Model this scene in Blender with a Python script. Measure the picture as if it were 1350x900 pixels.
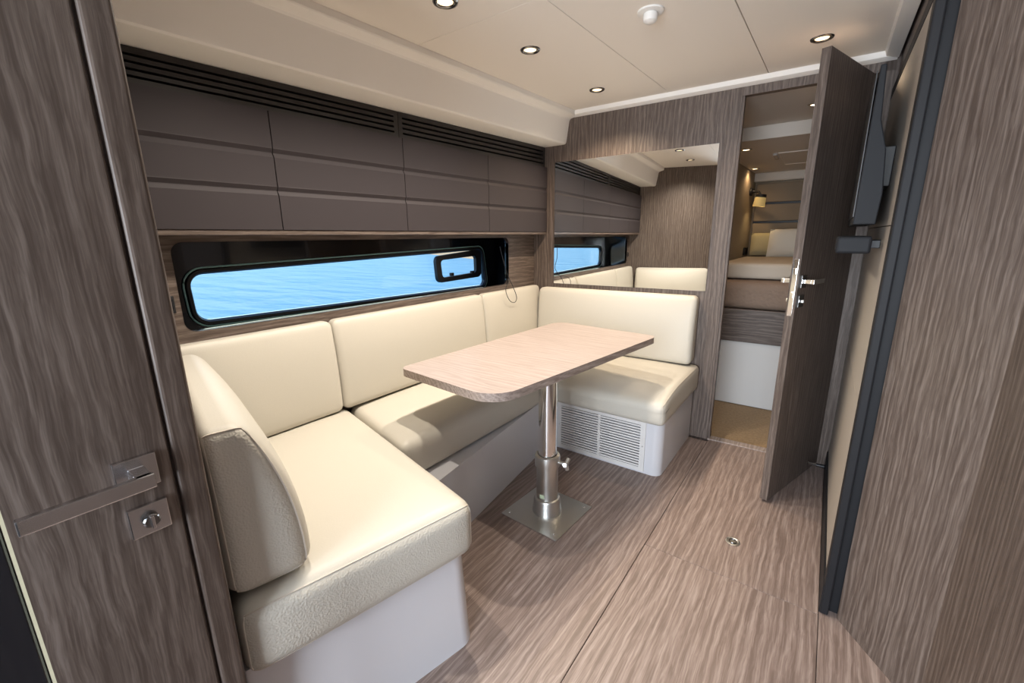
import bpy, bmesh, math, random
from mathutils import Vector, Matrix
random.seed(4)
for o in list(bpy.data.objects): bpy.data.objects.remove(o)
C = bpy.context.scene.collection
S = bpy.context.scene
R = math.radians

# ------------------------------------------------------------------ camera
YAW, PITCH, ROLL, FPX = -0.63, -0.237, -0.012, 566.5
O = Vector((1.87, 0.0, 1.186))
fw = Vector((math.sin(YAW), math.cos(YAW), 0)); rt = Vector((math.cos(YAW), -math.sin(YAW), 0)); up = Vector((0, 0, 1))
f2 = fw*math.cos(PITCH) + up*math.sin(PITCH); u2 = up*math.cos(PITCH) - fw*math.sin(PITCH)
r3 = rt*math.cos(ROLL) + u2*math.sin(ROLL); u3 = u2*math.cos(ROLL) - rt*math.sin(ROLL)
cam_d = bpy.data.cameras.new('camera'); cam = bpy.data.objects.new('camera', cam_d); C.objects.link(cam)
M = Matrix((( r3.x, u3.x, -f2.x, O.x), (r3.y, u3.y, -f2.y, O.y), (r3.z, u3.z, -f2.z, O.z), (0, 0, 0, 1)))
cam.matrix_world = M
cam_d.sensor_width = 36; cam_d.lens = FPX/1350*36; cam_d.clip_start = 0.02; cam_d.clip_end = 500
S.camera = cam
def at(u, v, ax, val):                       # pixel of the 1350x900 photo -> point on an axis plane
    d = f2 + r3*(u-675)/FPX - u3*(v-450)/FPX
    i = 'xyz'.index(ax)
    return O + d*((val-O[i])/d[i])

# ------------------------------------------------------------------ world, sun, daylight, exposure
w = bpy.data.worlds.new('sky'); S.world = w; w.use_nodes = True
nt = w.node_tree; bg = nt.nodes['Background']
sky = nt.nodes.new('ShaderNodeTexSky'); sky.sky_type = 'NISHITA'; sky.sun_disc = False
sky.sun_elevation = R(48); sky.sun_rotation = R(80)
nt.links.new(sky.outputs[0], bg.inputs[0]); bg.inputs[1].default_value = 0.27
sd = bpy.data.lights.new('sun_offscreen', 'SUN'); sd.energy = 1.7; sd.angle = R(0.6); sd.color = (1, .95, .88)
so = bpy.data.objects.new('sun_offscreen', sd); C.objects.link(so)
so.rotation_euler = Vector((-0.75, -0.25, -0.75)).to_track_quat('-Z', 'Y').to_euler()
def area(name, loc, target, sx, sy, e, col):
    d = bpy.data.lights.new(name, 'AREA'); d.shape = 'RECTANGLE'; d.size = sx; d.size_y = sy; d.energy = e; d.color = col
    o = bpy.data.objects.new(name, d); C.objects.link(o); o.location = loc
    o.rotation_euler = (Vector(target)-Vector(loc)).to_track_quat('-Z', 'Y').to_euler(); return o
area('companionway_daylight_offscreen', (1.66, -1.42, 1.12), (1.66, 0, 1.12), 1.1, 1.4, 55, (.84, .91, 1.0))   # daylight at the open end of the passage behind the camera
S.view_settings.view_transform = 'Standard'; S.view_settings.look = 'None'
S.view_settings.gamma = 1.0; S.view_settings.use_curve_mapping = False
S.view_settings.exposure = 0.78

# ------------------------------------------------------------------ materials
MATS = {}
def mat(name, col, rough=.5, metal=0., emit=None, es=0., spec=.5, coat=0.):
    m = bpy.data.materials.new(name); m.use_nodes = True
    b = m.node_tree.nodes['Principled BSDF']
    b.inputs['Base Color'].default_value = (*col, 1); b.inputs['Roughness'].default_value = rough
    b.inputs['Metallic'].default_value = metal; b.inputs['Specular IOR Level'].default_value = spec
    b.inputs['Coat Weight'].default_value = coat
    if emit: b.inputs['Emission Color'].default_value = (*emit, 1); b.inputs['Emission Strength'].default_value = es
    MATS[name] = m; return m
def nd(m, t, **k):
    n = m.node_tree.nodes.new(t)
    for a, v in k.items(): setattr(n, a, v)
    return n
def bump_noise(m, scale, strength, dist=.002, detail=4, kind='noise', colvar=0.):
    l = m.node_tree.links; b = m.node_tree.nodes['Principled BSDF']
    tc = nd(m, 'ShaderNodeTexCoord')
    if kind == 'voronoi':
        t = nd(m, 'ShaderNodeTexVoronoi', feature='SMOOTH_F1'); out = t.outputs['Distance']
    else:
        t = nd(m, 'ShaderNodeTexNoise'); t.inputs['Detail'].default_value = detail; out = t.outputs['Fac']
    t.inputs['Scale'].default_value = scale
    l.new(tc.outputs['Object'], t.inputs['Vector'])
    bp = nd(m, 'ShaderNodeBump'); bp.inputs['Strength'].default_value = strength; bp.inputs['Distance'].default_value = dist
    l.new(out, bp.inputs['Height']); l.new(bp.outputs[0], b.inputs['Normal'])
    if colvar:
        c = b.inputs['Base Color'].default_value[:3]
        mx = nd(m, 'ShaderNodeMix', data_type='RGBA')
        mx.inputs[6].default_value = (*[x*(1-colvar) for x in c], 1); mx.inputs[7].default_value = (*[min(1, x*(1+colvar)) for x in c], 1)
        l.new(out, mx.inputs[0]); l.new(mx.outputs[2], b.inputs['Base Color'])
    return m
def wood(name, axis, dark, mid, light, sc=1.0, rough=.5, wav=7., bump=.25, freq=95):
    """open-grained oak: contour lines of a slow field make the figure, stretched noise the pores"""
    m = mat(name, mid, rough); l = m.node_tree.links; b = m.node_tree.nodes['Principled BSDF']
    tc = nd(m, 'ShaderNodeTexCoord'); ai = 'xyz'.index(axis)
    def vmap(src, across, along):
        mp = nd(m, 'ShaderNodeMapping'); q = [across*sc]*3; q[ai] = along*sc
        mp.inputs['Scale'].default_value = q; l.new(src, mp.inputs['Vector']); return mp.outputs[0]
    def noise(src, across, along, det, rgh=.5, out='Fac'):
        n = nd(m, 'ShaderNodeTexNoise'); n.inputs['Scale'].default_value = 1; n.inputs['Detail'].default_value = det
        n.inputs['Roughness'].default_value = rgh; l.new(vmap(src, across, along), n.inputs['Vector']); return n.outputs[out]
    def math_(op, a, c=None, d=None):
        n = nd(m, 'ShaderNodeMath', operation=op)
        for k, v in enumerate((a, c, d)):
            if v is None: continue
            if isinstance(v, (int, float)): n.inputs[k].default_value = v
            else: l.new(v, n.inputs[k])
        return n.outputs[0]
    def wander(src, across, along, amp):
        c = noise(src, across, along, 2, .5, 'Color')
        a_ = nd(m, 'ShaderNodeVectorMath', operation='SUBTRACT'); a_.inputs[1].default_value = (.5, .5, .5); l.new(c, a_.inputs[0])
        b_ = nd(m, 'ShaderNodeVectorMath', operation='SCALE'); b_.inputs['Scale'].default_value = amp/sc; l.new(a_.outputs[0], b_.inputs[0])
        c_ = nd(m, 'ShaderNodeVectorMath', operation='ADD'); l.new(src, c_.inputs[0]); l.new(b_.outputs[0], c_.inputs[1]); return c_.outputs[0]
    p = wander(wander(tc.outputs['Object'], 6, 1.6, .034), 30, 12, .0085)
    dot = nd(m, 'ShaderNodeVectorMath', operation='DOT_PRODUCT'); v = [1., -.83, .91]; v[ai] = 0; dot.inputs[1].default_value = v
    l.new(p, dot.inputs[0])
    ring = math_('PINGPONG', math_('MULTIPLY_ADD', noise(p, 14, 2.2, 2), 6., math_('MULTIPLY', dot.outputs['Value'], freq*sc)), 1.0)
    ring = math_('POWER', ring, 1.6)
    pores = noise(p, 310, 8, 3, .62)
    streak = noise(p, 110, 3.2, 2, .5)
    fac = math_('MULTIPLY_ADD', ring, .15, math_('MULTIPLY_ADD', pores, .55, math_('MULTIPLY', streak, .34)))
    cr = nd(m, 'ShaderNodeValToRGB'); e = cr.color_ramp.elements
    e[0].position = .39; e[0].color = (*dark, 1); e[1].position = .66; e[1].color = (*light, 1)
    k = e.new(.51); k.color = (*mid, 1)
    l.new(fac, cr.inputs[0]); l.new(cr.outputs[0], b.inputs['Base Color'])
    bp = nd(m, 'ShaderNodeBump'); bp.inputs['Strength'].default_value = bump; bp.inputs['Distance'].default_value = .001
    l.new(fac, bp.inputs['Height']); l.new(bp.outputs[0], b.inputs['Normal'])
    return m
WD = ((.076, .054, .043), (.119, .089, .073), (.188, .149, .127))
wood('wood_v', 'z', *WD); wood('wood_h', 'y', *WD); wood('wood_x', 'x', *WD)
wood('wood_floor', 'y', (.165, .119, .100), (.238, .178, .153), (.345, .275, .243), sc=.8, rough=.42)
wood('wood_table', 'x', (.325, .262, .235), (.385, .318, .290), (.45, .38, .35), rough=.35, bump=.1)
wood('wood_edge', 'y', (.22, .17, .145), (.31, .25, .22), (.41, .34, .30), rough=.4)
bump_noise(mat('cabinet', (.040, .033, .036), .62, spec=.25), 500, .12, .0006)
mat('slat_black', (.022, .018, .016), .5)
bump_noise(mat('soffit', (.90, .875, .83), .6), 300, .08, .0006)
bump_noise(mat('ceil', (.87, .82, .75), .7), 350, .12, .0006)
bump_noise(mat('leather', (.545, .515, .45), .45, spec=.4), 260, .25, .0008, colvar=.03)
bump_noise(mat('leather_side', (.545, .515, .45), .5, spec=.4), 250, .65, .002, detail=3, kind='voronoi')
mat('piping', (.55, .50, .43), .5)
mat('gelcoat', (.66, .66, .69), .25, coat=.3)
mat('grille', (.74, .72, .70), .35)
mat('chrome', (.82, .82, .82), .12, 1.); mat('steel', (.62, .62, .60), .32, 1.); mat('nickel', (.66, .65, .66), .22, 1.)
mat('dark_chrome', (.25, .25, .25), .2, 1.)
mat('mirror', (.92, .93, .92), .0, 1.)
mat('black_gloss', (.006, .007, .010), .12, coat=.5); mat('black', (.012, .012, .014), .45); mat('black_frame', (.014, .014, .016), .55, spec=.25)
mat('tv_back', (.014, .015, .018), .6, spec=.25)
bump_noise(mat('beige_panel', (.40, .355, .305), .6), 60, .1, .0008)
mat('white_plastic', (.80, .78, .74), .4)
mat('lens', (1, .9, .75), .3, emit=(1, .74, .42), es=1.2); mat('lens_dim', (1, .9, .75), .3, emit=(1, .72, .42), es=6)
mat('glass_edge', (.35, .62, .62), .15)
bump_noise(mat('carpet', (.30, .21, .12), .95), 70, .8, .004, colvar=.35)
bump_noise(mat('coverlet', (.28, .20, .15), .9), 55, .7, .006, kind='voronoi')
bump_noise(mat('duvet', (.58, .50, .41), .85), 30, .2, .004)
bump_noise(mat('pillow_white', (.74, .69, .61), .85), 14, .2, .01); bump_noise(mat('pillow_gold', (.50, .42, .25), .85), 200, .3, .002)
bump_noise(mat('headboard', (.26, .20, .14), .8), 250, .2, .001)
bump_noise(mat('cabin_wall', (.34, .27, .19), .8), 200, .15, .001)
bump_noise(mat('cabin_ceil', (.66, .60, .53), .7), 200, .1, .001)
mat('shade', (.75, .62, .30), .8, emit=(1, .62, .18), es=.10)
mat('light_strip', (.55, .53, .38), .4)
mat('pvc', (.66, .64, .61), .5)
# sea: blue body colour, rippled gloss
sea = mat('sea', (.10, .33, .50), .35, spec=.3); l = sea.node_tree.links; b = sea.node_tree.nodes['Principled BSDF']
tc = nd(sea, 'ShaderNodeTexCoord'); n = nd(sea, 'ShaderNodeTexNoise'); n.inputs['Scale'].default_value = 1.1; n.inputs['Detail'].default_value = 6
mp = nd(sea, 'ShaderNodeMapping'); mp.inputs['Scale'].default_value = (.6, 1.6, 1); l.new(tc.outputs['Object'], mp.inputs[0]); l.new(mp.outputs[0], n.inputs['Vector'])
bp = nd(sea, 'ShaderNodeBump'); bp.inputs['Strength'].default_value = .6; bp.inputs['Distance'].default_value = .25; l.new(n.outputs['Fac'], bp.inputs['Height']); l.new(bp.outputs[0], b.inputs['Normal'])
b.inputs['Base Color'].default_value = (.075, .25, .36, 1)
bump_noise(mat('sand', (.62, .42, .22), .9), 2, .3, .1)
# thin window glass
g = bpy.data.materials.new('glass'); g.use_nodes = True; MATS['glass'] = g; gt = g.node_tree; gt.nodes.remove(gt.nodes['Principled BSDF'])
tr = gt.nodes.new('ShaderNodeBsdfTransparent'); tr.inputs[0].default_value = (.93, .97, .98, 1); gl = gt.nodes.new('ShaderNodeBsdfGlossy'); gl.inputs['Roughness'].default_value = .02
lw = gt.nodes.new('ShaderNodeLayerWeight'); pw = gt.nodes.new('ShaderNodeMath'); pw.operation = 'POWER'; pw.inputs[1].default_value = 5; gt.links.new(lw.outputs['Facing'], pw.inputs[0])
fr = gt.nodes.new('ShaderNodeMath'); fr.operation = 'MULTIPLY_ADD'; fr.inputs[1].default_value = .6; fr.inputs[2].default_value = .03; gt.links.new(pw.outputs[0], fr.inputs[0]); mx = gt.nodes.new('ShaderNodeMixShader')
gt.links.new(fr.outputs[0], mx.inputs[0]); gt.links.new(tr.outputs[0], mx.inputs[1]); gt.links.new(gl.outputs[0], mx.inputs[2]); gt.links.new(mx.outputs[0], gt.nodes['Material Output'].inputs[0])

# ------------------------------------------------------------------ builders
def thing(name, label, cat, loc=(0, 0, 0), rz=0., group=None, kind=None):
    o = bpy.data.objects.new(name, None); C.objects.link(o); o.location = loc; o.rotation_euler = (0, 0, rz); o.empty_display_size = .05
    if kind: o['kind'] = kind
    if label: o['label'] = label
    if cat: o['category'] = cat
    if group: o['group'] = group
    return o
def wmat(o):
    m = Matrix.Translation(o.location) @ o.rotation_euler.to_matrix().to_4x4()
    return wmat(o.parent) @ m if o.parent else m
def obj(name, bm, m, parent=None, label=None, cat=None, group=None, kind=None, smooth=False):
    """bm in world coordinates -> ONE mesh object, local to its parent or to its own base"""
    bmesh.ops.remove_doubles(bm, verts=bm.verts, dist=1e-6)
    bmesh.ops.recalc_face_normals(bm, faces=bm.faces)
    if parent: base = wmat(parent); 
    else: base = Matrix.Identity(4)
    inv = base.inverted(); vs = [inv @ v.co for v in bm.verts]
    lo = Vector([min(v[i] for v in vs) for i in range(3)]); hi = Vector([max(v[i] for v in vs) for i in range(3)])
    org = Vector(((lo.x+hi.x)/2, (lo.y+hi.y)/2, lo.z))
    for v, p in zip(bm.verts, vs): v.co = p-org
    me = bpy.data.meshes.new(name); 
    if smooth:
        for f in bm.faces: f.smooth = True
    bm.to_mesh(me); bm.free()
    if smooth: me.set_sharp_from_angle(angle=R(smooth if smooth is not True else 40))
    me.materials.append(MATS[m] if isinstance(m, str) else m)
    o = bpy.data.objects.new(name, me); C.objects.link(o); o.location = org
    if parent: o.parent = parent
    if label: o['label'] = label
    if cat: o['category'] = cat
    if group: o['group'] = group
    if kind: o['kind'] = kind
    return o
def struct(name, bm, m, parent=None, label=None, smooth=False): return obj(name, bm, m, parent, label=label, kind=None if parent else 'structure', smooth=smooth)
def bx(bm, x0, x1, y0, y1, z0, z1, bev=0., seg=2, T=None):
    vs = [bm.verts.new((x, y, z)) for x in (x0, x1) for y in (y0, y1) for z in (z0, z1)]
    fs = [bm.faces.new([vs[i] for i in q]) for q in ((0, 1, 3, 2), (4, 6, 7, 5), (0, 4, 5, 1), (2, 3, 7, 6), (0, 2, 6, 4), (1, 5, 7, 3))]
    if bev:
        es = list({e for f in fs for e in f.edges})
        r = bmesh.ops.bevel(bm, geom=es, offset=bev, segments=seg, profile=.5, affect='EDGES')
    if T:
        for v in bm.verts: v.co = T @ v.co
    return bm
def box(*a, bev=0., seg=2, T=None): return bx(bmesh.new(), *a, bev=bev, seg=seg, T=T)
def prism(pts, d, bev=0., seg=2):
    """closed 3D polygon extruded by vector d"""
    bm = bmesh.new(); d = Vector(d)
    a = [bm.verts.new(p) for p in pts]; c = [bm.verts.new(Vector(p)+d) for p in pts]; n = len(a)
    bm.faces.new(a); bm.faces.new(c[::-1])
    for i in range(n): bm.faces.new((a[i], a[(i+1) % n], c[(i+1) % n], c[i]))
    bmesh.ops.recalc_face_normals(bm, faces=bm.faces)
    if bev: bmesh.ops.bevel(bm, geom=list(bm.edges), offset=bev, segments=seg, profile=.5, affect='EDGES')
    return bm
def loft(loops, close=True, cap=False):
    bm = bmesh.new(); L = [[bm.verts.new(p) for p in lp] for lp in loops]; n = len(L[0])
    for a, c in zip(L, L[1:]):
        for i in range(n if close else n-1): bm.faces.new((a[i], a[(i+1) % n], c[(i+1) % n], c[i]))
    if cap: bm.faces.new(L[0]); bm.faces.new(L[-1][::-1])
    return bm
def tube(pts, r, seg=8, closed=False, bm=None):
    bm = bm or bmesh.new(); pts = [Vector(p) for p in pts]; n = len(pts); rings = []
    for i, p in enumerate(pts):
        a = pts[(i-1) % n] if (closed or i) else p; c = pts[(i+1) % n] if (closed or i < n-1) else p
        t = (c-a).normalized(); h = Vector((0, 0, 1)) if abs(t.z) < .9 else Vector((1, 0, 0))
        s = t.cross(h).normalized(); q = t.cross(s)
        rings.append([bm.verts.new(p + (s*math.cos(k*2*math.pi/seg) + q*math.sin(k*2*math.pi/seg))*r) for k in range(seg)])
    for i in range(n if closed else n-1):
        a = rings[i]; c = rings[(i+1) % n]
        for k in range(seg): bm.faces.new((a[k], a[(k+1) % seg], c[(k+1) % seg], c[k]))
    if not closed: bm.faces.new(rings[0]); bm.faces.new(rings[-1][::-1])
    return bm
def lathe(prof, c, ax=(0, 0, 1), seg=28, bm=None):
    """prof: (radius, height) list along axis from c"""
    bm = bm or bmesh.new(); q = Vector(ax).to_track_quat('Z', 'Y').to_matrix(); c = Vector(c); rings = []
    for r, h in prof:
        if r < 1e-6: rings.append([bm.verts.new(c + q @ Vector((0, 0, h)))])
        else: rings.append([bm.verts.new(c + q @ Vector((r*math.cos(k*2*math.pi/seg), r*math.sin(k*2*math.pi/seg), h))) for k in range(seg)])
    for a, d in zip(rings, rings[1:]):
        for k in range(seg):
            k2 = (k+1) % seg
            if len(a) == 1 and len(d) == 1: continue
            if len(a) == 1: bm.faces.new((a[0], d[k], d[k2]))
            elif len(d) == 1: bm.faces.new((a[k], a[k2], d[0]))
            else: bm.faces.new((a[k], a[k2], d[k2], d[k]))
    return bm
def rrect(c, r, n=6):
    """rounded quad: corners c (2D, in order), radius r -> point list"""
    out = []; c = [Vector(p) for p in c]; N = len(c)
    for i in range(N):
        p, a, d = c[i], c[(i-1) % N], c[(i+1) % N]
        ri = r[i] if isinstance(r, (list, tuple)) else r
        u = (a-p).normalized(); v = (d-p).normalized(); th = u.angle(v); t = ri/math.tan(th/2)
        A = p+u*t; B = p+v*t; cen = p+(u+v).normalized()*(ri/math.sin(th/2))
        a0 = math.atan2((A-cen).y, (A-cen).x); a1 = math.atan2((B-cen).y, (B-cen).x); da = (a1-a0+math.pi) % (2*math.pi)-math.pi
        for k in range(n+1): out.append((cen.x+ri*math.cos(a0+da*k/n), cen.y+ri*math.sin(a0+da*k/n)))
    return out
def holed(outer, inner, to3, d):
    """flat plate with a hole: 2D loops mapped by to3, extruded by d"""
    bm = bmesh.new(); es = []
    for lp in (outer, inner):
        vs = [bm.verts.new(to3(*p)) for p in lp]
        es += [bm.edges.new((vs[i], vs[(i+1) % len(vs)])) for i in range(len(vs))]
    bmesh.ops.triangle_fill(bm, edges=es, use_beauty=True)
    r = bmesh.ops.extrude_face_region(bm, geom=list(bm.faces))
    bmesh.ops.translate(bm, vec=Vector(d), verts=[v for v in r['geom'] if isinstance(v, bmesh.types.BMVert)])
    return bm
def rbox(dims, r, n=(14, 14, 6), puff=None, T=None):
    """soft box 0..dims, edges rounded by r, faces crowned by puff {'x+':.01}; T maps each point"""
    def ts(L, k):
        e = [r*(1-math.cos(j*math.pi/2/4)) for j in range(5)]; e = [r*math.sin(j*math.pi/8) for j in range(5)]
        lo = [r-x for x in e[::-1]]; mid = [r+(L-2*r)*j/k for j in range(1, k)]; hi = [L-x for x in lo[::-1]]
        return lo+mid+hi
    A = [ts(dims[i], n[i]) for i in range(3)]; bm = bmesh.new(); V = {}; lay = bm.faces.layers.int.new('side')
    D = Vector(dims); half = D/2
    def vert(i, j, k):
        key = (i, j, k)
        if key in V: return V[key]
        p = Vector((A[0][i], A[1][j], A[2][k])); q = Vector([min(max(p[a], r), D[a]-r) for a in range(3)]); d = p-q
        if d.length > 1e-9: p = q+d*(r/d.length)
        u = Vector([(p[a]-half[a])/half[a] for a in range(3)])
        for f, amt in (puff or {}).items():
            a = 'xyz'.index(f[0]); s = 1 if f[1] == '+' else -1; o1, o2 = [x for x in range(3) if x != a]
            p[a] += s*amt*(1-u[o1]**4)*(1-u[o2]**4)*max(0, s*u[a])
        V[key] = bm.verts.new(T(p) if T else p); return V[key]
    N = [len(a)-1 for a in A]
    for a in range(3):
        o1, o2 = (a+1) % 3, (a+2) % 3
        for e in (0, N[a]):
            for i in range(N[o1]):
                for j in range(N[o2]):
                    q = []
                    for (di, dj) in ((0, 0), (1, 0), (1, 1), (0, 1)):
                        idx = [0, 0, 0]; idx[a] = e; idx[o1] = i+di; idx[o2] = j+dj; q.append(vert(*idx))
                    bm.faces.new(q)[lay] = a*2+(1 if e else 0)
    return bm
def side(bm, k):
    lay = bm.faces.layers.int['side']; return split(bm, lambda f: f[lay] == k)
def split(bm, sel):
    """faces for which sel(face) is true go to a new bmesh"""
    b2 = bm.copy(); bm.faces.ensure_lookup_table(); b2.faces.ensure_lookup_table()
    flags = [bool(sel(f)) for f in bm.faces]
    bmesh.ops.delete(b2, geom=[f for f, k in zip(list(b2.faces), flags) if not k], context='FACES')
    bmesh.ops.delete(bm, geom=[f for f, k in zip(list(bm.faces), flags) if k], context='FACES')
    return bm, b2
def boundary(bm):
    es = [e for e in bm.edges if len(e.link_faces) == 1]; adj = {}
    for e in es:
        a, c = e.verts; adj.setdefault(a, []).append(c); adj.setdefault(c, []).append(a)
    loops = []; seen = set()
    for s in adj:
        if s in seen: continue
        lp = [s]; seen.add(s); cur = s
        while True:
            nx = [v for v in adj[cur] if v not in seen]
            if not nx: break
            cur = nx[0]; seen.add(cur); lp.append(cur)
        loops.append([v.co.copy() for v in lp])
    return max(loops, key=len)

# ------------------------------------------------------------------ dimensions
SL = .027                                   # the deckhead rises towards the bow
def zs(z, y): return z + SL*(y-2.6)
TH = .032                                   # the mirror bulkhead is not quite square to the hull side
B = Matrix.Translation((1, 2.58, 0)) @ Matrix.Rotation(TH, 4, 'Z') @ Matrix.Translation((-1, 0, 0))   # bulkhead frame: x along, -y into the saloon
WX = .206                                   # window wall
NA = Matrix.Translation((.206, .418, 0)) @ Matrix.Rotation(R(-13), 4, 'Z')          # near bulkhead frame: x along, +y into the saloon

# ------------------------------------------------------------------ floor
fl = struct('floor', box(.15, 2.9, -1.4, 2.63, -.08, -.014), 'wood_floor')
fl_gap = .0010
for (x0, x1, y0, y1) in ((.2, .62, .2, 2.55), (.62, 1.424, -1.3, 2.56), (1.424, 1.989, -1.3, 1.488), (1.424, 1.989, 1.488, 2.6), (1.989, 2.75, -1.3, 2.6)):
    obj('floor_board', box(x0+fl_gap, x1-fl_gap, y0+fl_gap/2, y1-fl_gap/2, -.014, 0, bev=.0012, seg=1), 'wood_floor', fl)

# ------------------------------------------------------------------ deckhead (ceiling)
def cbox(x0, x1, y0, y1, z0, z1, bev=0.):
    bm = box(x0, x1, y0, y1, z0, z1, bev=bev)
    for v in bm.verts: v.co.z += SL*(v.co.y-2.6)
    return bm
cl = struct('ceiling', cbox(.1, 2.9, -1.4, 2.72, 1.952, 2.0), 'ceil')
for (x0, x1, y0, y1, gp) in ((.475, 1.065, -1.3, 1.283, .0009), (.475, 1.065, 1.283, 2.585, .0009), (1.065, 1.526, -1.3, 2.585, .0022), (1.526, 1.975, -1.3, 2.6, .0022), (1.98, 2.75, -1.3, 1.5, .002)):
    obj('ceiling_panel', cbox(x0+gp/2, x1-gp, y0+.0006, y1-.0006, 1.93, 1.952, bev=.0012), 'ceil', cl)
# cove moulding over the cabinets
prof = [(.23, 1.752), (.425, 1.752), (.434, 1.754), (.440, 1.759), (.4425, 1.767), (.4605, 1.880), (.464, 1.888), (.471, 1.894), (.506, 1.903), (.511, 1.905), (.514, 1.909), (.515, 1.929), (.47, 1.945), (.23, 1.945)]
lp = [[(x, y, zs(z, y)) for x, z in prof] for y in (.36, 1., 1.6, 2.2, 2.566)]
struct('trim_1', loft(lp, cap=True), 'soffit', smooth=24)
# rim along the mirror bulkhead and along the right wall
prof = [(0, 1.898), (.012, 1.900), (.030, 1.908), (.034, 1.930), (0, 1.945)]
lp = [[B @ Vector((x, -d, zs(z, 2.58))) for d, z in prof] for x in (.462, 1.0, 1.5, 1.995)]
struct('trim_2', loft(lp, cap=True), 'soffit', smooth=50)
prof = [(1.998, 1.90), (1.985, 1.902), (1.955, 1.910), (1.948, 1.932), (1.998, 1.945)]
lp = [[(x, y, zs(z, y)) for x, z in prof] for y in (1.51, 2.0, 2.59)]
struct('trim_3', loft(lp, cap=True), 'soffit', smooth=50)

# ------------------------------------------------------------------ hull side with the long window
OP = [(.482, .897), (2.255, .894), (2.255, 1.186), (.482, 1.184)]
op = rrect(OP, .035, 6)
struct('wall_left', holed([(.25, 0), (2.64, 0), (2.64, 1.9), (.25, 1.9)], op, lambda y, z: (WX, y, z), (-.02, 0, 0)), 'wood_h')
win = thing('window_1', 'long narrow black framed boat window looking onto the sea', None, (WX, 1.37, .897), kind='structure')
PX = -.05
inner = rrect([(.47, .80), (2.44, .79), (2.44, 1.24), (.47, 1.23)], .05, 6)
obj('lining', loft([[(WX+.001, *p) for p in op], [(WX-.03, *p) for p in op], [(PX-.01, *p) for p in inner]]), 'black_gloss', win, smooth=30)
PC = [at(248, 363, 'x', PX), at(633, 329, 'x', PX), at(639, 375, 'x', PX), at(262, 423, 'x', PX)]
PC = [(p.y, p.z) for p in PC][::-1]
pane = rrect(PC, [.045, .035, .035, .045], 6)
cen = Vector((sum(p[0] for p in PC)/4, sum(p[1] for p in PC)/4))
def grow(lp, d):
    out = []; n = len(lp)
    for i in range(n):
        a = Vector(lp[(i-1) % n]); c = Vector(lp[(i+1) % n]); t = (c-a).normalized(); out.append((lp[i][0]+t.y*d, lp[i][1]-t.x*d))
    return out
area2 = sum(pane[i][0]*pane[(i+1) % len(pane)][1]-pane[(i+1) % len(pane)][0]*pane[i][1] for i in range(len(pane)))
sg = 1 if area2 > 0 else -1
obj('fascia', holed(rrect([(.45, .76), (2.48, .76), (2.48, 1.27), (.45, 1.27)], .02, 2), pane, lambda y, z: (PX, y, z), (-.02, 0, 0)), 'black_gloss', win)
obj('gasket', loft([[(PX+.001, *p) for p in grow(pane, sg*.020)], [(PX+.014, *p) for p in grow(pane, sg*.017)], [(PX+.014, *p) for p in grow(pane, sg*.006)], [(PX-.004, *p) for p in pane]]), 'black', win, smooth=30)
obj('glass_edge', tube([(PX+.006, *p) for p in grow(pane, sg*.025)], .0036, 6, True), 'glass_edge', win, smooth=True)
obj('pane', loft([[(PX-.008, *p) for p in pane], [(PX-.010, *p) for p in pane]], cap=True), 'glass', win)
HC = [at(572, 338, 'x', PX+.01), at(632, 328.5, 'x', PX+.01), at(633, 364, 'x', PX+.01), at(576, 373, 'x', PX+.01)]
HC = [(p.y, p.z) for p in HC][::-1]; ho = rrect(HC, .036, 6); 
hi_ = grow(ho, -sg*.022)
HI = [at(579, 343, 'x', PX+.01), at(625.5, 337, 'x', PX+.01), at(626.5, 358.5, 'x', PX+.01), at(582, 366, 'x', PX+.01)]
hi_ = rrect([(p.y, p.z) for p in HI][::-1], .022, 6)
pf = obj('porthole_frame', holed(ho, hi_, lambda y, z: (PX, y, z), (.022, 0, 0)), 'black', win, label='black rounded frame of the small opening porthole')
for u in (594, 621):
    p = at(u, 361 - (u-594)*.1, 'x', PX+.02); obj('catch', box(PX+.02, PX+.04, p.y-.012, p.y+.012, p.z-.012, p.z+.008, bev=.003), 'black', pf)
for u, v in ((298, 429), (325, 425), (384, 417), (420, 411), (521, 398)):
    p = at(u, v, 'x', .15); 
    obj('screw', lathe([(0, 0), (.005, 0), (.004, .002), (0, .0025)], (.14, p.y, p.z-.02), (0, 0, 1), 8), 'steel', win)
# the sea and a sandy shore beyond
obj('sea', box(-160, -.35, -60, 160, .1, .3), 'sea', label='pale blue rippled sea outside the long window', cat='sea', kind='stuff')
s0, s1 = at(553, 334, 'z', .30), at(650, 345, 'z', .30); away = Vector((-.75, .65, 0)); side_ = (s1-s0).normalized()
bm = bmesh.new(); shore = []
for j in range(15):
    row = []
    for i in range(5): p = s0+side_*(j*2.2+.4*math.sin(j*1.7)*(i == 0))+away*(i*6.); row.append(bm.verts.new((p.x, p.y, .27+[0, .25, .8, 1.6, 2.6][i]*(.8+.3*random.random()))))
    shore.append(row)
for j in range(14):
    for i in range(4): bm.faces.new((shore[j][i], shore[j+1][i], shore[j+1][i+1], shore[j][i+1]))
obj('shore', bm, 'sand', label='low sandy shore across the water outside the window', cat='shore', kind='structure')
# hull skin above and below the window, so daylight only enters through the pane
struct('hull_side', holed([(.0, -.1), (2.8, -.1), (2.8, 2.0), (.0, 2.0)], rrect([(.45, .76), (2.48, .76), (2.48, 1.27), (.45, 1.27)], .02, 2), lambda y, z: (PX-.012, y, z), (-.02, 0, 0)), 'gelcoat')

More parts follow.
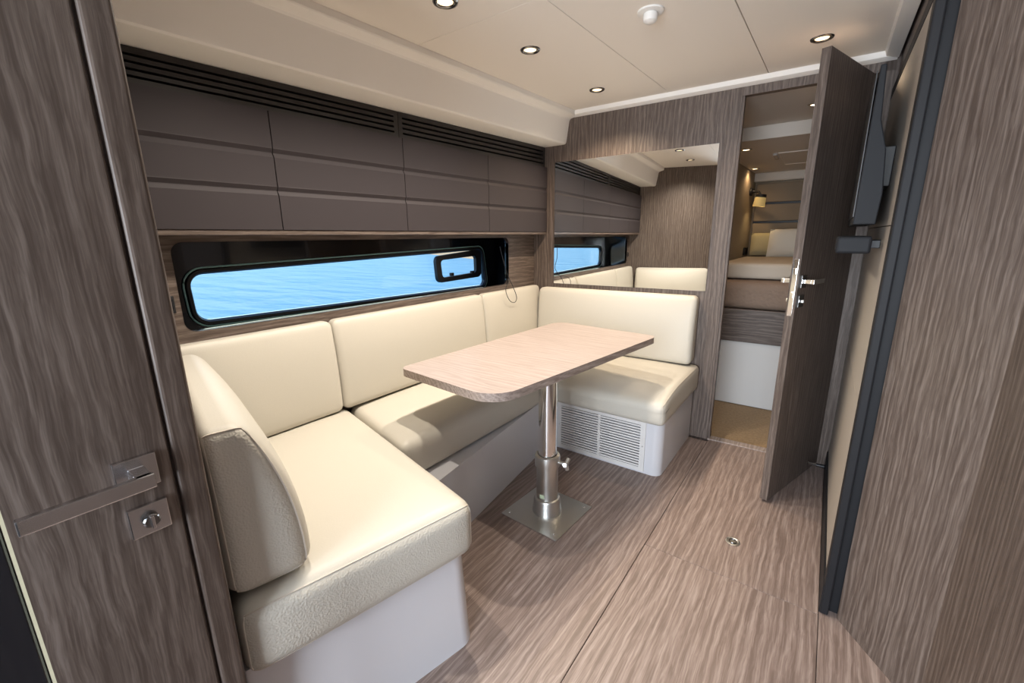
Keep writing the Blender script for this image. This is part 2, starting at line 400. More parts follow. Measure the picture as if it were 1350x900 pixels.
# ------------------------------------------------------------------ mirror bulkhead with the doorway
def bb(x0, x1, d0, d1, z0, z1, bev=0.): return box(x0, x1, -d1, -d0, z0, z1, bev=bev, T=B)
DW0, DW1, DH = 1.429, 1.955, 1.858
wb = struct('wall_back', bb(-.04, DW0-.07, -.04, 0, 0, 1.96), 'wood_v')
for a in ((DW0-.0695, DW0-.012, -.04, .0015, 0, 1.96), (DW0-.012, DW1+.045, -.04, .001, DH, 1.96), (DW1, 2.06, -.04, .001, 0, 1.96)):
    obj('panel', bb(*a, bev=.0008), 'wood_v', wb)
obj('door_rebate', bb(DW0-.012, DW0, -.05, -.004, 0, DH), 'wood_v', wb)
obj('threshold', bb(DW0-.012, DW1, -.05, .004, -.005, .006, bev=.002), 'wood_edge', wb)
mz = thing('mirror', 'large frameless wall mirror reflecting the dark overhead cabinets and window', 'mirror', B @ Vector((.85, -.004, .881)), TH)
obj('glass', bb(.367, 1.332, .0045, .006, .881, 1.65), 'mirror', mz)
obj('backing', bb(.368, 1.331, .0012, .0045, .882, 1.649), 'steel', mz)

# ------------------------------------------------------------------ near bulkhead and the compartment with the closed door
struct('wall_near', box(-.02, .862, -.05, 0, 0, 1.93, T=NA), 'wood_v')
DX = 1.05; JY = .228; GY = .184
struct('wall_passage', box(DX-.05, DX, GY+.004, JY, 0, 1.93, bev=.006, seg=3), 'wood_v')
struct('trim_4', box(DX-.05, DX-.02, GY-.012, GY+.006, 0, 1.93), 'wood_v')
d2 = thing('door_2', 'closed wooden door with square chrome lever handle beside the sofa', None, (DX, -.1, 0), kind='structure')
obj('leaf', box(DX-.045, DX-.001, -.46, GY, .01, 1.90, bev=.002), 'wood_v', d2)
P0 = at(175, 622, 'x', DX); cy, cz = P0.y+.003, P0.z-.002
hs = obj('rosette', box(DX-.001, DX+.009, cy-.026, cy+.026, cz-.026, cz+.026, bev=.0015), 'nickel', d2)
bm = box(DX+.009, DX+.050, cy-.010, cy+.010, cz-.010, cz+.010, bev=.002)
obj('lever_neck', bm, 'nickel', d2)
obj('lever', box(DX+.040, DX+.052, cy-.128, cy+.012, cz-.012, cz+.010, bev=.002), 'nickel', d2, label='flat chrome lever')
kp = obj('lock_plate', box(DX-.001, DX+.008, cy-.022, cy+.028, cz-.105, cz-.055, bev=.0015), 'nickel', d2)
obj('turn', lathe([(0, 0), (.011, 0), (.011, .008), (.009, .010), (0, .010)], (DX+.008, cy+.003, cz-.08), (1, 0, 0), 20), 'dark_chrome', kp, smooth=True)
obj('turn_grip', box(DX+.016, DX+.024, cy+.0005, cy+.0055, cz-.090, cz-.070, bev=.001), 'nickel', kp)
# dark glossy cabinet end standing in the passage, with its pale edge strip
pn = thing('glossy_cabinet', 'dark glossy cabinet end with pale edge strip beside the closed wooden door', 'cabinet', (1.34, -.2, 0))
e0 = at(36, 785, 'x', 1.34).y
obj('panel', box(1.30, 1.34, -.4, e0-.002, 0, 1.88, bev=.003), 'black_gloss', pn)
obj('edge_strip', box(1.332, 1.342, e0-.0018, e0+.0005, 0, 1.88), 'light_strip', pn)

# ------------------------------------------------------------------ right side: fabric panel in black frame, angled wood bulkhead
RX = 1.995
wr = struct('wall_right', box(RX+.012, RX+.05, 1.53, 2.62, 0, 1.96), 'wood_v')
for z0, z1 in ((.10, .68), (.683, 1.205), (1.208, 1.735)):
    bm = box(RX, RX+.012, 1.545, 2.575, z0, z1, bev=.001)
    obj('panel', bm, 'beige_panel', wr)
obj('rail', box(RX-.006, RX+.014, 1.50, 2.575, 0.002, .10), 'black_frame', wr)
obj('rail', box(RX-.001, RX+.014, 1.50, 2.575, 1.736, 1.775), 'black_frame', wr)
obj('stile', box(RX-.004, RX+.018, 1.495, 1.545, 0.002, 1.90, bev=.004), 'black_frame', wr)
struct('dark_gap_strip', box(RX+.018, RX+.07, 1.525, 1.54, 0, 1.93), 'black_frame')  # strip in the frame's black, painting in the shaded gap beside the stile
a0 = Vector((2.036, 1.503, 0)); a1 = Vector((2.195, 1.283, 0)); dd = (a1-a0); nrm = Vector((-dd.y, dd.x, 0)).normalized()
nrm = -nrm if nrm.x < 0 else nrm
pts = [a0, a1, a1+nrm*.04, a0+nrm*.04]
struct('wall_angled', prism(pts, (0, 0, 1.93)), 'wood_v')
pts = [a1, Vector((2.27, -1.35, 0)), Vector((2.31, -1.35, 0)), a1+nrm*.04]
struct('wall_stairs', prism(pts, (0, 0, 1.93)), 'wood_v')

# ------------------------------------------------------------------ open door to the cabin
hx = B @ Vector((DW1+.004, -.003, 0)); tip = Vector((1.786, 2.07, 0)); dv = (tip-hx); Ld = dv.length; dv.normalize(); ang = math.atan2(dv.y, dv.x)
DM = Matrix.Translation(hx) @ Matrix.Rotation(ang, 4, 'Z')     # x along the leaf from the hinge; +y towards the right wall? (see sign)
sgn = 1 if (DM.to_3x3() @ Vector((0, 1, 0))).x > 0 else -1     # side that faces the right wall
d1 = thing('door_1', 'open wooden door to the sleeping cabin, seen almost edge on', None, hx, ang, kind='structure')
def db(x0, x1, y0, y1, z0, z1, bev=0.):
    return box(x0, x1, *sorted((y0*sgn, y1*sgn)), z0, z1, bev=bev, T=DM)
obj('leaf', db(0, Ld-.001, -.004, -.034, .012, 1.835, bev=.001), 'wood_v', d1)
obj('edge_band', db(Ld-.001, Ld+.003, -.0035, -.0345, .012, 1.835, bev=.0008), 'wood_v', d1)
obj('lock_forend', db(Ld+.003, Ld+.005, -.010, -.028, .86, 1.09, bev=.001), 'chrome', d1)
obj('latch_bolt', db(Ld+.005, Ld+.014, -.012, -.026, 1.03, 1.055, bev=.002), 'chrome', d1)
obj('dead_bolt', db(Ld+.005, Ld+.008, -.013, -.025, .935, .96, bev=.001), 'chrome', d1)
for s, y0 in ((1, -.004), (-1, -.034)):
    obj('rosette', db(Ld-.062, Ld-.012, y0, y0+s*.008, .975, 1.025, bev=.001), 'dark_chrome', d1)
    obj('lever', db(Ld-.135, Ld-.030, y0+s*.034, y0+s*.046, .990, 1.010, bev=.002), 'chrome', d1)
    obj('lever_neck', db(Ld-.048, Ld-.030, y0+s*.008, y0+s*.036, .991, 1.009, bev=.002), 'chrome', d1)
    obj('lock_plate', db(Ld-.062, Ld-.012, y0, y0+s*.007, .895, .945, bev=.001), 'dark_chrome', d1)
    obj('turn', db(Ld-.046, Ld-.028, y0+s*.007, y0+s*.018, .913, .928, bev=.003), 'chrome', d1)
ds = thing('door_stop', 'small chrome door holder low on the wall behind the open door', 'door stop', (RX, 2.47, .05))
q = DM @ Vector((.10, -.004*sgn, 0))
obj('cup', lathe([(0, 0), (.016, 0), (.016, .006), (.009, .012), (.008, .045)], (RX, 2.47, .06), (-1, 0, 0), 16), 'black', ds, smooth=True)
obj('arm', tube([(RX-.04, 2.47, .06), (RX-.062, 2.466, .062), (RX-.080, 2.460, .066)], .007, 10), 'chrome', ds, smooth=True)

# ------------------------------------------------------------------ overhead cabinets
ys = [.405, .789, 1.352, 1.940, 2.552]
tx = ['nearest the near bulkhead', 'second from the near bulkhead', 'second from the mirror bulkhead', 'next to the mirror bulkhead']
def ztop(y): return 1.628+.013*(y-2.6)
for i in range(4):
    y0, y1 = ys[i]+.0018, ys[i+1]-.0018
    t = thing('overhead_cabinet', 'dark brown overhead cabinet with two ridges above the window, '+tx[i], 'cabinet', (.26, (y0+y1)/2, 1.221), 0, 'overhead cabinets')
    bm = box(WX, .286, y0, y1, 1.222, 1.60)
    for v in bm.verts:
        if v.co.z > 1.5: v.co.z = ztop(v.co.y)-.002
    obj('body', bm, 'cabinet', t)
    zb = 1.222
    def pr(y):
        h = ztop(y)-zb-.002
        z = lambda f: zb+h*f
        return [(.287, z(0)), (.310, z(0)), (.310, z(.300)), (.3040, z(.332)), (.3035, z(.340)), (.3105, z(.374)), (.310, z(.382)), (.310, z(.620)), (.3040, z(.652)), (.3035, z(.660)), (.3105, z(.694)), (.310, z(.702)), (.310, z(1)), (.287, z(1))]
    lps = [[(x, y, z) for x, z in pr(y)] for y in (y0, y1)]
    obj('door', loft(lps, cap=True), 'cabinet', t)
# louvred strips between cabinets and cove
def louvre(y0, y1, lab):
    t = thing('louvre_strip', lab, 'vent', (.28, (y0+y1)/2, 1.6), 0, None)
    def slab(name, x0, x1, ya, yb, f0, f1, m):
        bm = box(x0, x1, ya, yb, 0, 1)
        for v in bm.verts:
            lo = ztop(v.co.y)+.001; hi = zs(1.7505, v.co.y); f = f0 if v.co.z < .5 else f1; v.co.z = lo+(hi-lo)*f
        obj(name, bm, m, t)
    slab('backing', .210, .214, y0, y1, 0, 1, 'slat_black')
    e = .022
    slab('end', .26, .2915, y0, y0+e, 0, 1, 'slat_black'); slab('end', .26, .2915, y1-e, y1, 0, 1, 'slat_black')
    cuts = [0, .16, .235, .355, .43, .55, .625, .745, .82, 1.0]      # bars and slots alternate
    for k in range(0, 9, 2): slab('slat', .26, .2915, y0+e, y1-e, cuts[k], cuts[k+1], 'slat_black')
louvre(.405, 1.350, 'black louvred strip over the two cabinets towards the near bulkhead')
louvre(1.352, 2.552, 'black louvred strip over the two cabinets towards the mirror')
struct('trim_6', box(WX-.005, .306, .405, 2.552, 1.205, 1.221, bev=.001), 'wood_h')

# ------------------------------------------------------------------ sofa
# plinths
struct_grp = 'white sofa plinths'
def plan(pts, z0, z1, bev): return prism([Vector((x, y, z0)) for x, y in pts], (0, 0, z1-z0), bev)
def NP(a, b_): p = NA @ Vector((a, b_, 0)); return (p.x, p.y)
def nbl(a): return rrect([NP(.003, .004), NP(a, .004), NP(a, .575), NP(-.128, .575)], [.003, .005, .05, .003], 6)
bm = loft([[(*p, z) for p in nbl(a)] for a, z in ((.832, 0), (.826, .03), (.80, .305))], cap=True); obj('sofa_plinth', bm, 'gelcoat', label='white moulded plinth under the seat cushion beside the closed wooden door', cat='plinth', group=struct_grp, smooth=30)
p1 = NP(.0, .58); p2 = NP(.485, .58)
bm = prism([Vector((x, y, 0)) for x, y in [(WX+.001, 1.022), (p2[0], p2[1]+.016), (.672, 1.99), (WX+.001, 1.99)]], (0, 0, .305)); obj('sofa_plinth', bm, 'gelcoat', label='long white plinth under the middle seat, behind the table leg', cat='plinth', group=struct_grp)
rb = rrect([(WX+.002, 2.0), (1.318, 2.0), (1.318, 2.575), (WX+.002, 2.545)], [.004, .045, .004, .004], 6)
vp = obj('sofa_plinth', prism([Vector((*p, 0)) for p in rb], (0, 0, .305)), 'gelcoat', label='white plinth with the vent grille, below the mirror', cat='plinth', group=struct_grp, smooth=30)
cut = bpy.data.meshes.new('cutter'); cb = box(.750, 1.222, 1.98, 2.28, .024, .273); cb.to_mesh(cut); cb.free()
co = bpy.data.objects.new('cutter', cut); C.objects.link(co)
md = vp.modifiers.new('recess', 'BOOLEAN'); md.operation = 'DIFFERENCE'; md.object = co; md.solver = 'EXACT'
bpy.context.view_layer.update(); ev = vp.evaluated_get(bpy.context.evaluated_depsgraph_get()); nm = bpy.data.meshes.new_from_object(ev)
vp.modifiers.clear(); vp.data = nm; bpy.data.objects.remove(co)
# vent grille
vg = thing('vent_grille', 'white louvred vent grille set into the sofa plinth', 'vent', (.98, 1.99, .01))
gx0, gx1, gz0, gz1 = .735, 1.238, .012, .285; gy = 2.0
for a in ((gx0, gx1, gz0, gz0+.020), (gx0, gx1, gz1-.020, gz1), (gx0, gx0+.022, gz0+.02, gz1-.02), (gx1-.026, gx1, gz0+.02, gz1-.02), ((gx0+gx1)/2-.006, (gx0+gx1)/2+.008, gz0+.02, gz1-.02)):
    obj('frame_bar', box(a[0], a[1], gy-.008, gy-.0012, a[2], a[3]), 'grille', vg)
ns = 16; hstep = (gz1-gz0-.04)/ns
for k in range(ns):
    z = gz0+.02+hstep*(k+.5)
    for (xa, xb) in ((gx0+.022, (gx0+gx1)/2-.006), ((gx0+gx1)/2+.008, gx1-.026)):
        obj('slat', box(xa, xb, gy-.0075, gy-.0025, z-.0046, z+.0034), 'grille', vg)
for x, z in ((gx0+.009, .15), (gx1-.012, .15)): obj('screw', lathe([(0, 0), (.004, 0), (.003, .0015), (0, .002)], (x, gy-.008, z), (0, -1, 0), 8), 'steel', vg)

def pipe_from(bm2, r=.0022):
    return tube(boundary(bm2), r, 5, True)
# near seat cushion: a rotated rectangle, coarse-grained leather band towards the passage
SZ0, SZ1 = .306, .470
def Tn(p):
    al = .004-(p.y+.006)*math.tan(R(13)); return NA @ Vector((al+p.x*(.838-al)/.838, p.y+.006, p.z+SZ0))
def taper(p):                                       # front corner rounded in plan
    return p
bm = rbox((.838, .575, SZ1-SZ0), .035, (18, 12, 4), {'z+': .018, 'x+': .008}, Tn)
bm, b2 = side(bm, 1)
pts = boundary(b2)
c1 = obj('seat_cushion', bm, 'leather', label='cream leather seat cushion with coarse-grained front band beside the closed wooden door', cat='cushion', group='sofa seat cushions', smooth=60)
obj('front_band', b2, 'leather_side', c1, label='coarse-grained leather band', smooth=60)
obj('piping', tube(pts, .0024, 5, True), 'piping', c1, smooth=True)
# middle seat cushion
y_a = lambda x: .418+.58/math.cos(R(13)) - (x-WX)*math.tan(R(13)) + .012
def Tm(p):
    x = WX+.004+p.x; t = p.y; ya = y_a(x); yb = 1.906; return Vector((x, ya+(yb-ya)*t, p.z+SZ0))
def Tm2(p): return Tm(Vector((p.x, p.y/.95, p.z)))
bm = rbox((.505, .95, SZ1-SZ0-.004), .035, (8, 18, 4), {'z+': .012, 'x+': .014}, Tm2)
c2 = obj('seat_cushion', bm, 'leather', label='cream leather seat cushion below the window, under the table edge', cat='cushion', group='sofa seat cushions', smooth=60)
# far seat cushion
def Tb(p):
    f = 1-p.y/.64
    return Vector((WX+.005+p.x, 1.915+p.y, .306+p.z-(.035*max(0, f-.55)**2/.2 if p.z > .08 else 0)))
def Tb2(p):
    q = Tb(p); lim = 2.545+.032*(q.x-WX); q.y = 1.915+(q.y-1.915)*(lim-1.915)/.64; return q
bm = rbox((1.132, .64, .150), .030, (22, 12, 4), {'z+': .014, 'y-': .005}, Tb2)
bm, b2 = side(bm, 1)
pts = boundary(b2)
c3 = obj('seat_cushion', bm, 'leather', label='cream leather seat cushion above the vent grille, below the mirror', cat='cushion', group='sofa seat cushions', smooth=60)
obj('end_panel', b2, 'leather', c3, smooth=60)
obj('piping', tube(pts, .002, 5, True), 'piping', c3, smooth=True)

# back cushions: thickness follows the height
def thick(tb, tt, h):
    def f(z):
        s = min(1, max(0, z/h)); return tt+(tb-tt)*(1-s**2.3)
    return f
def backrest(L, h, tb, tt, z0, T, n=(14, 6, 10), puff=.012, r=.028, endsel=None):
    th = thick(tb, tt, h)
    def TT(p): return T(p.x, p.y/.12*th(p.z), p.z+z0)
    return rbox((L, .12, h), r, n, {'y+': puff}, TT)
# along the hull side, three of them
lab = ['wide cream leather back cushion at the near bulkhead below the window', 'long cream leather back cushion below the porthole end of the window', 'narrow cream leather back cushion in the corner by the mirror']
for (y0, y1), lb in zip(((.425, .962), (.966, 1.925), (1.929, 2.545)), lab):
    bm = backrest(y1-y0, .385, .082, .050, .480, lambda a, b_, z, y0=y0: Vector((WX+.002+b_, y0+a, z)), n=(16, 6, 10))
    obj('back_cushion', bm, 'leather', label=lb, cat='cushion', group='sofa back cushions', smooth=60)
# below the mirror
def Tk(a, b_, z):
    p = B @ Vector((.292+a, -.004-b_, z)); return p
bm = backrest(1.015, .390, .112, .075, .467, Tk, n=(22, 6, 10), r=.03)
obj('back_cushion', bm, 'leather', label='long cream leather back cushion standing below the mirror', cat='cushion', group='sofa back cushions', smooth=60)
# on the near bulkhead, with grained end panel
def Tq(a, b_, z): return NA @ Vector((.088+a, .003+b_, z))
bm = backrest(.727, .366, .160, .070, .486, Tq, n=(18, 6, 12), puff=.014, r=.032)
bm, b2 = side(bm, 1)
pts = boundary(b2)
c5 = obj('back_cushion', bm, 'leather', label='cream leather back cushion with coarse-grained end panel against the near bulkhead', cat='cushion', group='sofa back cushions', smooth=60)
obj('end_panel', b2, 'leather_side', c5, label='coarse-grained leather end panel', smooth=60)
obj('piping', tube(pts, .0024, 5, True), 'piping', c5, smooth=True)

# ------------------------------------------------------------------ table
tb = thing('dining_table', 'pale wooden pedestal table with rounded corners on a metal post', 'table', (.995, 1.45, 0))
TZ = .70
TC = [(.572, 1.035), (1.082, .985), (1.228, 2.115), (.618, 2.185)]
tp = rrect(TC, [.04, .11, .05, .07], 8)
bm = prism([Vector((*p, TZ-.030)) for p in tp], (0, 0, .030))
bm.normal_update(); bm, b2 = split(bm, lambda f: abs(f.normal.z) < .5)
top = obj('table_top', bm, 'wood_table', tb)
obj('edge_band', b2, 'wood_edge', top, smooth=30)
px, py = .995, 1.45
PR = R(0.0)
def pl(x, y): return (px+x*math.cos(R(4))+y*math.sin(R(4)), py-x*math.sin(R(4))+y*math.cos(R(4)))
bp_pts = rrect([pl(-.145, -.145), pl(.145, -.145), pl(.145, .145), pl(-.145, .145)], .006, 3)
bpo = obj('base_plate', prism([Vector((*p, 0.0006)) for p in bp_pts], (0, 0, .005), .0012, 1), 'steel', tb)
for sx in (-1, 1):
    for sy in (-1, 1): obj('screw', lathe([(0, 0), (.005, 0), (.004, .002), (0, .0025)], (*pl(sx*.118, sy*.118), .0056), (0, 0, 1), 10), 'chrome', bpo)
obj('socket_base', lathe([(.064, 0), (.064, .012), (.061, .018), (.058, .060), (.054, .067), (.047, .070)], (px, py, .0056), seg=36), 'steel', tb, smooth=35)
obj('outer_tube', lathe([(.047, 0), (.047, .175)], (px, py, .072), seg=36), 'steel', tb, smooth=35)
obj('collar', lathe([(.047, 0), (.054, .003), (.055, .022), (.055, .042), (.053, .052), (.047, .054), (.042, .056)], (px, py, .225), seg=36), 'steel', tb, smooth=35)
obj('post', lathe([(.0395, 0), (.0395, .40)], (px, py, .27), seg=36), 'chrome', tb, smooth=35)
obj('mount', lathe([(.0395, 0), (.08, .004), (.08, .010)], (px, py, TZ-.041), seg=30), 'steel', tb, smooth=35)
kd = Vector((.72, -.69, 0)).normalized(); kd = Vector((.93, .1, 0)).normalized()
k0 = Vector((px, py, .252))
kb = obj('knob', tube([k0+kd*.052, k0+kd*.084], .009, 10), 'steel', tb, smooth=True)
sd_ = kd.cross(Vector((0, 0, 1))); bm = bmesh.new()
for k in range(3):
    a = R(20+120*k); d_ = sd_*math.cos(a)+Vector((0, 0, 1))*math.sin(a)
    tube([k0+kd*.086, k0+kd*.088+d_*.014, k0+kd*.090+d_*.027], .009, 8, bm=bm)
obj('knob_wing', bm, 'steel', kb, smooth=True)
p = Vector((px, py, .09)); th0 = math.atan2(O.y-py, O.x-px)
lp = [[(px+.0474*math.cos(th0-.25+.05*i), py+.0474*math.sin(th0-.25+.05*i), .098+.016*s) for i in range(9)] for s in (0, 1)]
mat('sticker', (.50, .60, .42), .5)
obj('sticker', loft([[(px+.0474*math.cos(th0-.75+.06*i), py+.0474*math.sin(th0-.75+.06*i), z) for i in range(9)] for z in (.086, .092, .098, .104)], close=False), 'sticker', tb, label='small round green sticker', smooth=True)

# ------------------------------------------------------------------ floor ring pull, cord, socket
rp = thing('floor_ring_pull', 'small oval metal ring pull let into the floor by the open door', 'ring pull', (1.704, 1.701, 0))
bm = lathe([(0, .0005), (.026, .0005), (.026, .003), (.022, .004), (.018, .0015), (0, .0015)], (1.704, 1.701, 0), seg=24)
obj('plate', bm, 'steel', rp, smooth=30)
obj('ring', tube([(1.704+.013*math.cos(a), 1.701+.013*math.sin(a), .0045) for a in [i*math.pi/10 for i in range(20)]], .002, 6, True), 'dark_chrome', rp, smooth=True)
def sp(pts, n=8):
    out = []; P = [Vector(p) for p in pts]
    for i in range(len(P)-1):
        a, b_, c_, d_ = P[max(i-1, 0)], P[i], P[i+1], P[min(i+2, len(P)-1)]
        for k in range(n):
            t = k/n; out.append(.5*((2*b_)+(-a+c_)*t+(2*a-5*b_+4*c_-d_)*t*t+(-a+3*b_-3*c_+d_)*t**3))
    return out+[P[-1]]
cd = [at(u, v, 'x', x) for u, v, x in ((659, 325, .2), (664, 345, .212), (669, 362, .214), (676, 377, .262), (681, 391, .292), (679, 398, .296), (673, 397, .296), (668, 388, .292), (667, 379, .270), (671, 371, .214))]
obj('pull_cord', tube(sp(cd), .0022, 6), 'black', label='thin black cord looping from the window corner over the cushion', cat='cord', smooth=True)
sk = thing('power_socket', 'small black socket between window and near bulkhead, seen in the mirror', 'socket', (WX, .448, .98))
obj('plate', box(WX, WX+.006, .432, .466, .965, 1.02, bev=.002), 'black', sk)
obj('insert', box(WX+.006, WX+.008, .438, .460, .975, 1.01, bev=.001), 'black_gloss', sk)

# ------------------------------------------------------------------ downlights and detector
def spot(name, loc, e, col, size=138, blend=1., rad=.012):
    d = bpy.data.lights.new(name, 'SPOT'); d.energy = e; d.color = col; d.spot_size = R(size); d.spot_blend = blend; d.shadow_soft_size = rad
    o = bpy.data.objects.new(name, d); C.objects.link(o); o.location = loc; return o
WARM = (1.0, .90, .77)
def downlight(x, y, z, e, lab, grp, lens='lens', rim='steel', r=1.0, col=WARM):
    t = thing('downlight', lab, 'ceiling light', (x, y, z), 0, grp)
    obj('rim', lathe([(.024*r, .002), (.027*r, -.004), (.033*r, -.006), (.038*r, -.004), (.040*r, .001)], (x, y, z), seg=28), rim, t, smooth=50)
    obj('lens', lathe([(0, -.001), (.024*r, -.001)], (x, y, z), seg=20), lens, t)
    s = spot('downlight_beam_offscreen' if y < 1 else 'downlight_beam', (0, 0, -.012), e, col); s.parent = t
ylist = [(.818, 1.117, 30, 'round recessed downlight over the seat beside the closed door'), (.813, 1.594, 30, 'round recessed downlight over the middle of the table'), (.792, 2.246, 28, 'round recessed downlight nearest the mirror and cove moulding'),
         (1.739, 2.233, 12, 'round recessed downlight above the open door'), (.818, .64, 26, 'round recessed downlight nearest the near bulkhead, seen only in the mirror')]
for x, y, e, lb in ylist: downlight(x, y, zs(1.93, y), e, lb, 'saloon downlights', rim='dark_chrome', col=(1, .80, .58) if y > 2 else WARM)
x, y = 1.293, 1.584; z = zs(1.93, y)
sm = thing('smoke_detector', 'white round smoke detector on the ceiling', 'detector', (x, y, z))
obj('mount', lathe([(.042, 0), (.042, -.006), (.036, -.008), (.020, -.009), (0, -.009)], (x, y, z), seg=30), 'white_plastic', sm, smooth=35)
obj('sensor', lathe([(.022, -.008), (.024, -.016), (.022, -.030), (.014, -.036), (0, -.037)], (x, y, z), seg=24), 'white_plastic', sm, smooth=35)

# ------------------------------------------------------------------ television and soundbar on the right wall
tv = thing('television', 'black flat television seen edge on, fixed to the right wall behind the open door', 'television', (1.95, 1.9, 1.21))
prof = [(1.914, 1.212), (1.968, 1.212), (1.972, 1.30), (1.962, 1.42), (1.940, 1.50), (1.932, 1.645), (1.918, 1.645)]
obj('housing', prism([Vector((x, 1.70, z)) for x, z in prof], (0, .5, 0), .003), 'tv_back', tv)
obj('screen', box(1.9115, 1.914, 1.71, 2.19, 1.235, 1.632), 'black', tv)
obj('bracket', box(1.955, RX, 1.86, 2.04, 1.33, 1.45, bev=.003), 'black', tv)
sb = thing('soundbar', 'charcoal soundbar on a wall bracket below the television', 'speaker', (1.93, 1.9, 1.125))
obj('body', box(1.882, 1.968, 1.70, 2.10, 1.126, 1.178, bev=.008, seg=3), 'tv_back', sb)
obj('bracket', box(1.965, RX, 1.80, 1.98, 1.14, 1.165, bev=.002), 'black', sb)

# ------------------------------------------------------------------ sleeping cabin beyond the door
struct('floor_cabin', box(.95, 2.7, 2.64, 5.0, -.06, -.004), 'carpet')
WL0, WL1 = Vector((1.02, 2.70, 0)), Vector((1.215, 4.87, 0)); wd = (WL1-WL0).normalized(); wn = Vector((wd.y, -wd.x, 0))
struct('wall_cabin_left', prism([WL0, WL1, WL1-wn*.04, WL0-wn*.04], (0, 0, 1.95)), 'cabin_wall')
WM = Matrix.Translation(WL0) @ Matrix.Rotation(math.atan2(wd.y, wd.x), 4, 'Z')       # x along the wall; -y into the cabin
def onwall(u, v):
    d = f2 + r3*(u-675)/FPX - u3*(v-450)/FPX; return O + d*((WL0-O).dot(wn)/d.dot(wn))
struct('wall_cabin_right', box(2.5, 2.54, 2.63, 4.95, 0, 1.95), 'cabin_wall')
struct('wall_cabin_head', box(1.1, 2.6, 4.86, 4.9, 0, 1.95), 'cabin_wall')
struct('ceiling_cabin', box(.95, 2.7, 2.64, 3.5, 1.885, 1.93), 'cabin_ceil')
struct('ceiling_cabin_lower', prism([Vector((.95, 3.5, 1.805)), Vector((.95, 4.95, 1.735)), Vector((.95, 4.95, 1.93)), Vector((.95, 3.5, 1.93))], (1.75, 0, 0)), 'cabin_ceil')
struct('trim_7', box(1.16, 2.5, 3.475, 3.5, 1.80, 1.885, bev=.004), 'cabin_ceil')
struct('trim_8', box(1.16, 2.5, 4.80, 4.86, 1.665, 1.745, bev=.015), 'cabin_ceil')
struct('hull_bow', box(1.0, 2.7, 5.0, 5.05, -.1, 2.05), 'gelcoat')
bd = thing('bed', 'raised berth on white base with brown quilted cover in the cabin', 'bed', (1.8, 4.0, 0))
obj('base', box(1.222, 2.49, 3.30, 4.85, 0, .46, bev=.004), 'pvc', bd)
obj('front_board', box(1.222, 2.49, 3.285, 4.85, .462, .69, bev=.003), 'wood_x', bd)
obj('mattress', rbox((1.27, 1.52, .185), .05, (10, 10, 4), {'z+': .01}, lambda p: Vector((1.222+p.x, 3.29+p.y, .691+p.z))), 'coverlet', bd, label='brown quilted bed cover', smooth=60)
obj('folded_duvet', rbox((1.26, 1.1, .105), .026, (10, 10, 4), {'z+': .012}, lambda p: Vector((1.226+p.x, 3.40+p.y, .888+p.z))), 'duvet', label='folded beige duvet lying on the berth', cat='duvet', smooth=60)
def pillow(x, y, z, wd, hg, dp, rx, rz, m, lab):
    M_ = Matrix.Translation((x, y, z)) @ Matrix.Rotation(rz, 4, 'Z') @ Matrix.Rotation(rx, 4, 'X')
    bm = bmesh.new(); n = 12; G = {}
    for s in (-1, 1):
        for i in range(n+1):
            for j in range(n+1):
                u, v = i/n*2-1, j/n*2-1
                if s == 1 and (abs(u) == 1 or abs(v) == 1): G[(s, i, j)] = G[(-1, i, j)]; continue
                pin = 1-.06*(u*u)*(1-v*v)-.0; piv = 1-.06*(v*v)*(1-u*u)
                t = dp/2*((1-u**4)*(1-v**4))**.5
                G[(s, i, j)] = bm.verts.new(M_ @ Vector((u*wd/2*piv, s*t, v*hg/2*pin+hg/2)))
        for i in range(n):
            for j in range(n):
                try: bm.faces.new([G[(s, i+a, j+b_)] for a, b_ in ((0, 0), (1, 0), (1, 1), (0, 1))])
                except ValueError: pass
    obj('pillow', bm, m, label=lab, cat='pillow', group='pillows on the berth', smooth=True)
pillow(1.65, 4.50, .995, .48, .26, .14, R(-24), R(0), 'pillow_white', 'white pillow leaning on the berth headboard')
pillow(1.385, 4.675, 1.0, .26, .22, .07, R(-24), R(8), 'pillow_gold', 'olive gold pillow tucked behind the white pillow')
hb = thing('headboard', 'padded brown headboard in three rows divided by black grooves', 'headboard', (1.8, 4.84, .9))
zz = [.88, 1.30, 1.47, 1.655]
for k in range(3): obj('cushion_row', box(1.235, 2.48, 4.80, 4.855, zz[k]+.010, zz[k+1]-.010, bev=.006), 'headboard', hb)
obj('backing', box(1.23, 2.485, 4.83, 4.858, .87, 1.64), 'black', hb)
L0 = onwall(989, 253)
lm = thing('reading_lamp', 'small black wall reading lamp with yellow glowing shade in the cabin', 'lamp', L0)
obj('wall_mount', lathe([(0, 0), (.035, 0), (.035, .018), (.012, .024), (.010, .05)], L0, wn, 20), 'black', lm, smooth=40)
obj('arm', tube([L0+wn*.04, L0+wn*.075+Vector((0, -.02, -.004)), L0+wn*.095+Vector((0, -.03, -.035))], .009, 8), 'black', lm, smooth=True)
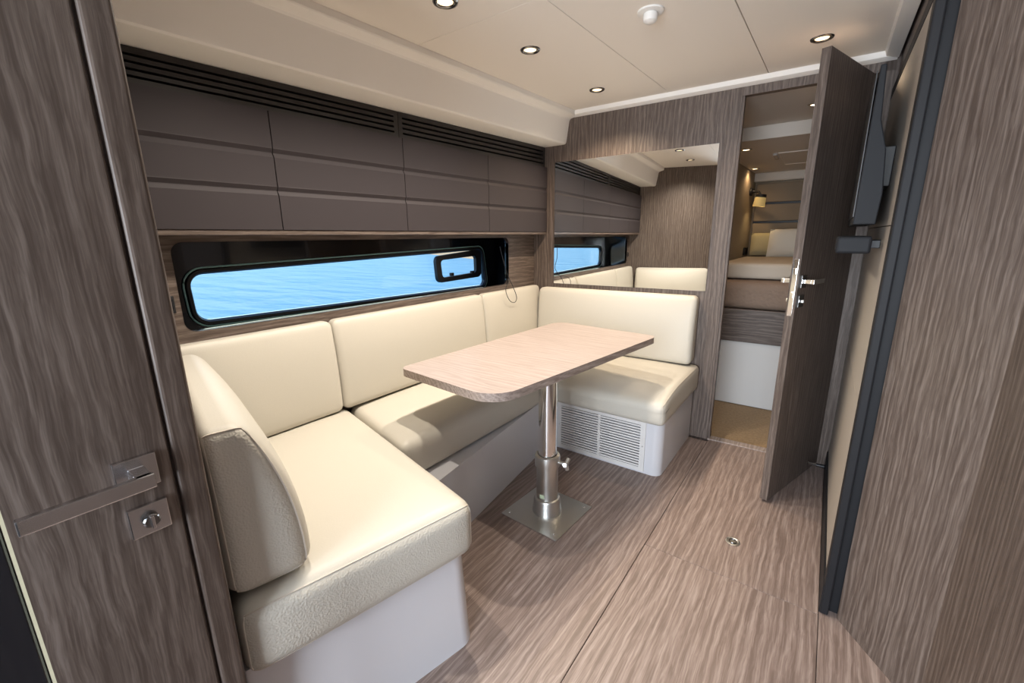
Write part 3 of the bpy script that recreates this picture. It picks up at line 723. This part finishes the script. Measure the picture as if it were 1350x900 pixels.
LC = L0+wn*.10+Vector((0, -.032, -.03))
obj('cap', lathe([(0, 0), (.042, 0), (.045, -.02), (.045, -.026)], LC, (.12, 0, 1), 20), 'black', lm, smooth=40)
obj('shade', lathe([(.045, -.026), (.051, -.105)], LC, (.12, 0, 1), 20), 'shade', lm, smooth=40)
s = spot('reading_beam', (wn*.10+Vector((0, -.032, -.09))), 1.2, (1, .72, .35), 110); s.parent = lm
W0 = onwall(982, 331); wl = (WM.inverted() @ W0)
sw = thing('wall_switch', 'black square switch plate on the cabin side wall by the pillows', 'switch', W0)
obj('plate', box(wl.x-.075, wl.x+.075, -.007, 0, W0.z-.035, W0.z+.035, bev=.002, T=WM), 'black', sw); obj('rocker', box(wl.x-.045, wl.x+.045, -.010, -.007, W0.z-.02, W0.z+.02, bev=.001, T=WM), 'black_gloss', sw)
for x, y, z, e, lb in ((1.70, 3.12, 1.885, 3., 'warm cabin downlight in front of the ceiling step'), (1.275, 3.76, 1.7925, 1.8, 'warm cabin downlight just behind the ceiling step'), (1.205, 4.75, 1.805, 0, ''), (1.235, 4.55, 1.754, 1.4, 'warm cabin downlight near the headboard')):
    if lb: downlight(x, y, z, e, lb, 'cabin downlights', 'lens_dim', 'steel', 1.0, (1, .68, .38))
ht = thing('ceiling_hatch', 'square ceiling hatch in the sleeping cabin with bright handle', 'hatch', (1.7, 4.2, 1.80))
def zh(y): return 1.805-(y-3.5)*.07/1.45
def hbx(x0, x1, y0, y1, t):
    bm = box(x0, x1, y0, y1, 0, 1)
    for v in bm.verts: v.co.z = zh(v.co.y)-(t if v.co.z < .5 else 0)
    return bm
for a in ((1.46, 2.0, 3.98, 3.992), (1.46, 2.0, 4.453, 4.465), (1.46, 1.472, 3.992, 4.453), (1.988, 2.0, 3.992, 4.453)): obj('frame_bar', hbx(*a, .006), 'cabin_ceil', ht)
obj('panel', hbx(1.472, 1.988, 3.992, 4.453, .003), 'cabin_ceil', ht)
obj('handle', hbx(1.425, 1.45, 4.0, 4.16, .014), 'chrome', ht)
